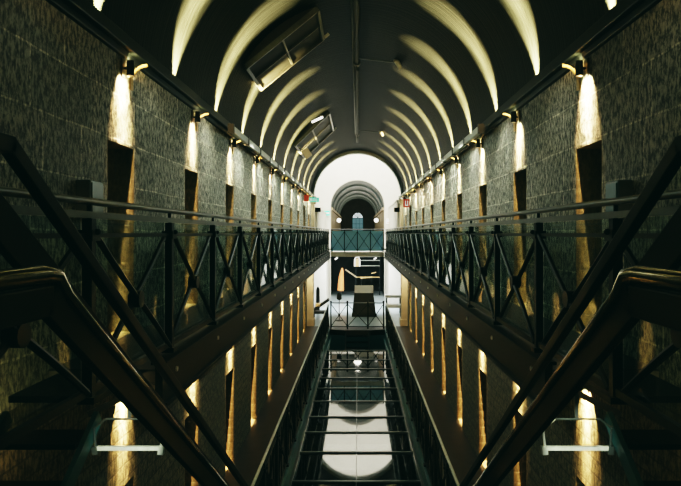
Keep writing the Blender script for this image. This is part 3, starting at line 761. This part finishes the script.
# ---------------------------------------------------------------- exhibits below the bridge
t = thing('lectern', 'black box plinth with white slanted top beyond the end railing', 'plinth', (.32, 29.4, LZ))
m = MB(); n0 = len(m.v)
m.v += [(-.60, -.3, 0), (.60, -.3, 0), (.60, .3, 0), (-.60, .3, 0), (-.46, -.15, 1.15), (.46, -.15, 1.15), (.46, .3, 1.15), (-.46, .3, 1.15)]
m.f += [(0, 3, 2, 1), (4, 5, 6, 7), (0, 1, 5, 4), (1, 2, 6, 5), (2, 3, 7, 6), (3, 0, 4, 7)]; m.build('body', 'black', t, bevel=.015)
m = MB(); m.v += [(-.46, -.2, 1.15), (.46, -.2, 1.15), (.46, .3, 1.48), (-.46, .3, 1.48), (-.46, .3, 1.15), (.46, .3, 1.15)]
m.f += [(0, 1, 2, 3), (0, 4, 5, 1), (0, 3, 4), (1, 5, 2), (3, 2, 5, 4)]; m.build('top', 'white', t)
t = thing('post_stand', 'thin post with black rounded head standing behind the end railing', 'stand', (-.84, 27.8, LZ))
m = MB(); m.tube([(0, 0, 0), (0, 0, .03)], .16, 16); m.build('base', 'black', t)
m = MB(); m.tube([(0, 0, .03), (0, 0, 1.0)], .02, 8); m.build('pole', 'black', t)
m = MB(); m.tube([(0, 0, .98), (0, 0, 1.02), (0, 0, 1.2), (0, 0, 1.27), (0, 0, 1.31)], [.08, .115, .115, .08, .02], 14); m.build('head', 'black', t, smooth=True)
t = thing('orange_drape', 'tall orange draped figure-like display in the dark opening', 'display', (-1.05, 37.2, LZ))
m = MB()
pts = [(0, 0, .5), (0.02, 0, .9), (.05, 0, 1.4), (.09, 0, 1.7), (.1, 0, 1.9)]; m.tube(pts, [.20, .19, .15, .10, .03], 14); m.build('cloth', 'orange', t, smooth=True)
m = MB(); m.tube([(0, 0, 0), (0, 0, .5)], .04, 8); m.build('stand', 'black', t)
# dark interior past the lower opening
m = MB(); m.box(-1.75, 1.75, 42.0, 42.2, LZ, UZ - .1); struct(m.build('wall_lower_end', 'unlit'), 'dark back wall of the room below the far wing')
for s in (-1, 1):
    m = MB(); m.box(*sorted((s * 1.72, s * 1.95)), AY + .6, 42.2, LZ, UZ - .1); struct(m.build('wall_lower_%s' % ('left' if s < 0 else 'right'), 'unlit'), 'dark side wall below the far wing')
t = thing('display_rack', 'dark display rack with pale shelves inside the lower opening', 'shelf', (.45, 39.3, LZ))
for x in (-.55, 1.0):
    m = MB(); m.bar((x, 0, 0), (x, 0, 2.75), .06); m.build('post', 'iron', t)
for z in (1.9, 2.25, 2.5, 1.15):
    m = MB(); m.box(-.55, 1.0, -.05, .3, z, z + .04); m.build('shelf', 'duct' if z > 1.2 else 'gold', t)
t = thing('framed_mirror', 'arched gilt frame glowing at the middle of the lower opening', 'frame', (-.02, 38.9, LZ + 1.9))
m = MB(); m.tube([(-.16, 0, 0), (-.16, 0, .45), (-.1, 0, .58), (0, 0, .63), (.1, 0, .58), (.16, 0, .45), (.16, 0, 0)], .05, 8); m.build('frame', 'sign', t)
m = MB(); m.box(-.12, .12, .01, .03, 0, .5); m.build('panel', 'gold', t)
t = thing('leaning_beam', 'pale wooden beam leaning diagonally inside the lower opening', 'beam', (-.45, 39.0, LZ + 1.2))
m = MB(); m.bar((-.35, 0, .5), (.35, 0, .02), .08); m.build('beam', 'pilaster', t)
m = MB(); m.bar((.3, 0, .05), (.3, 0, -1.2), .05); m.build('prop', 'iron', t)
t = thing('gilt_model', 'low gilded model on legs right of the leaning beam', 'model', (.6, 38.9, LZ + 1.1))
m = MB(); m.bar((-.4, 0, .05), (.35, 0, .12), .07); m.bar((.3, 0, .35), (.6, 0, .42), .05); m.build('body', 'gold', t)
for x in (-.35, .3):
    m = MB(); m.bar((x, 0, .05), (x, 0, -1.1), .04); m.build('leg', 'iron', t)
for x, lab in ((-1.35, 'small white wall spotlight top left inside the lower opening'), (1.1, 'small white wall spotlight top right inside the lower opening')):
    t = thing('small_spotlight', lab, 'lamp', (x, 37.85, -1.62), 'small spotlights')
    m = MB(); m.tube([(-.06, -.05, -.05), (.08, .05, .06)], .05, 10); m.build('lamp_head', 'sign', t); m = MB(); m.bar((0, .05, 0), (0, .1, .2), .02); m.build('bracket', 'iron', t)
# white tables at right, dark bench at left
for k, (y, z, w_) in enumerate(((30.4, .55, .42), (29.0, .3, .40))):
    t = thing('white_table', '%s white display table beside the lower right pilaster' % ('taller' if k == 0 else 'lower, nearer'), 'table', (1.82 if k == 0 else 1.78, y, LZ), 'white display tables')
    h = .95 if k == 0 else .62
    m = MB(); m.box(-w_, w_, -.3, .3, h - .14, h); m.build('tabletop', 'white', t, bevel=.01)
    for x in (-w_ + .08, w_ - .08):
        for y2 in (-.22, .22):
            m = MB(); m.bar((x, y2, 0), (x, y2, h - .14), .05); m.build('leg', 'black', t)
t = thing('slatted_chair', 'dark reclining wooden seat with yellow cushion left of the end railing', 'chair', (-1.66, 28.2, LZ))
m = MB(); m.bar((-.42, 0, .45), (.32, 0, .95), .5, .12, up=(0, 0, 1)); m.build('backrest', 'black', t)
m = MB(); m.box(-.42, .3, -.3, .3, .30, .42); m.build('seat', 'black', t, bevel=.02)
for x in (-.38, .26):
    for y2 in (-.25, .25):
        m = MB(); m.bar((x, y2, 0), (x, y2, .32), .05); m.build('leg', 'black', t)
m = MB(); m.box(-.3, -.05, -.25, .05, .62, .78); m.build('cushion', 'gold', t, bevel=.03)
t = thing('fire_extinguisher', 'dark tall stand beside the lower left pilaster', 'stand', (-2.0, 30.4, LZ))
m = MB(); m.tube([(0, 0, 0), (0, 0, 1.2), (0, 0, 1.35)], [.1, .1, .03], 12); m.build('body', 'black', t, smooth=True)
t.name = 'bollard_stand'

# ---------------------------------------------------------------- daylight, ambience and added fill lamps
area('crossing_daylight', (0, 35.2, 6.8), (0, 35.2, 0), 1250, 9, 4.5, (1.0, .98, .93))  # unseen area lamp added to stand in for daylight in the crossing
area('crossing_lower_light', (0, 31.5, UZ - .35), (0, 34.5, LZ), 420, 2.4, 1.0, (.95, .98, 1))
for s in (-1, 1):
    spot('pilaster_fill', (s * 1.9, 25.4, -1.2), (s * 2.05, 26.3, -2.6), 160, 60, .8, (1, .85, .55), .05)  # unseen spot added to brighten the pilaster fronts
    spot('rail_fill', (s * .25, .75, .75), (s * .6, .95, -.08), 12, 30, .8, (1, .68, .2), .03)  # unseen warm spot added to gild the level handrail
    spot('bracket_fill', (s * 1.2, 3.0, -.95), (s * 1.31, 3.5, -1.22), 22, 44, .5, (.95, 1, .8), .02)  # unseen spot added to whiten the trapeze bracket
for yy in (44, 50, 56): point('far_wing_light', (0, yy, 2.2), 45, (1, .93, .78), .3)
point('hall_fill', (0, 5, 0), 0.0, (.6, .9, .8), .5)

w = bpy.data.worlds.new('World'); bpy.context.scene.world = w; w.use_nodes = True
bg = w.node_tree.nodes['Background']; bg.inputs['Color'].default_value = (.16, .40, .34, 1); bg.inputs['Strength'].default_value = .2

# ---------------------------------------------------------------- camera
cam = bpy.data.cameras.new('Camera'); co = bpy.data.objects.new('Camera', cam); C.objects.link(co)
co.location = (.03, 0, EYE); co.rotation_euler = (R(90), 0, 0)
cam.sensor_width = 36; cam.lens = 600 / 681 * 36; cam.shift_x = -17.5 / 681; cam.shift_y = -10 / 681; cam.clip_start = .05; cam.clip_end = 200
bpy.context.scene.camera = co
vs = bpy.context.scene.view_settings
vs.view_transform = 'Filmic'; vs.look = 'High Contrast'; vs.exposure = 0.0; vs.gamma = 1.0
vs.use_curve_mapping = True
vs.curve_mapping.black_level = (-.0016, -.0078, -.0066)
vs.curve_mapping.update()
cy = bpy.context.scene.cycles
cy.max_bounces = 6; cy.diffuse_bounces = 3; cy.glossy_bounces = 4; cy.transparent_max_bounces = 24; cy.transmission_bounces = 4
cy.sample_clamp_indirect = 6; cy.use_denoising = True
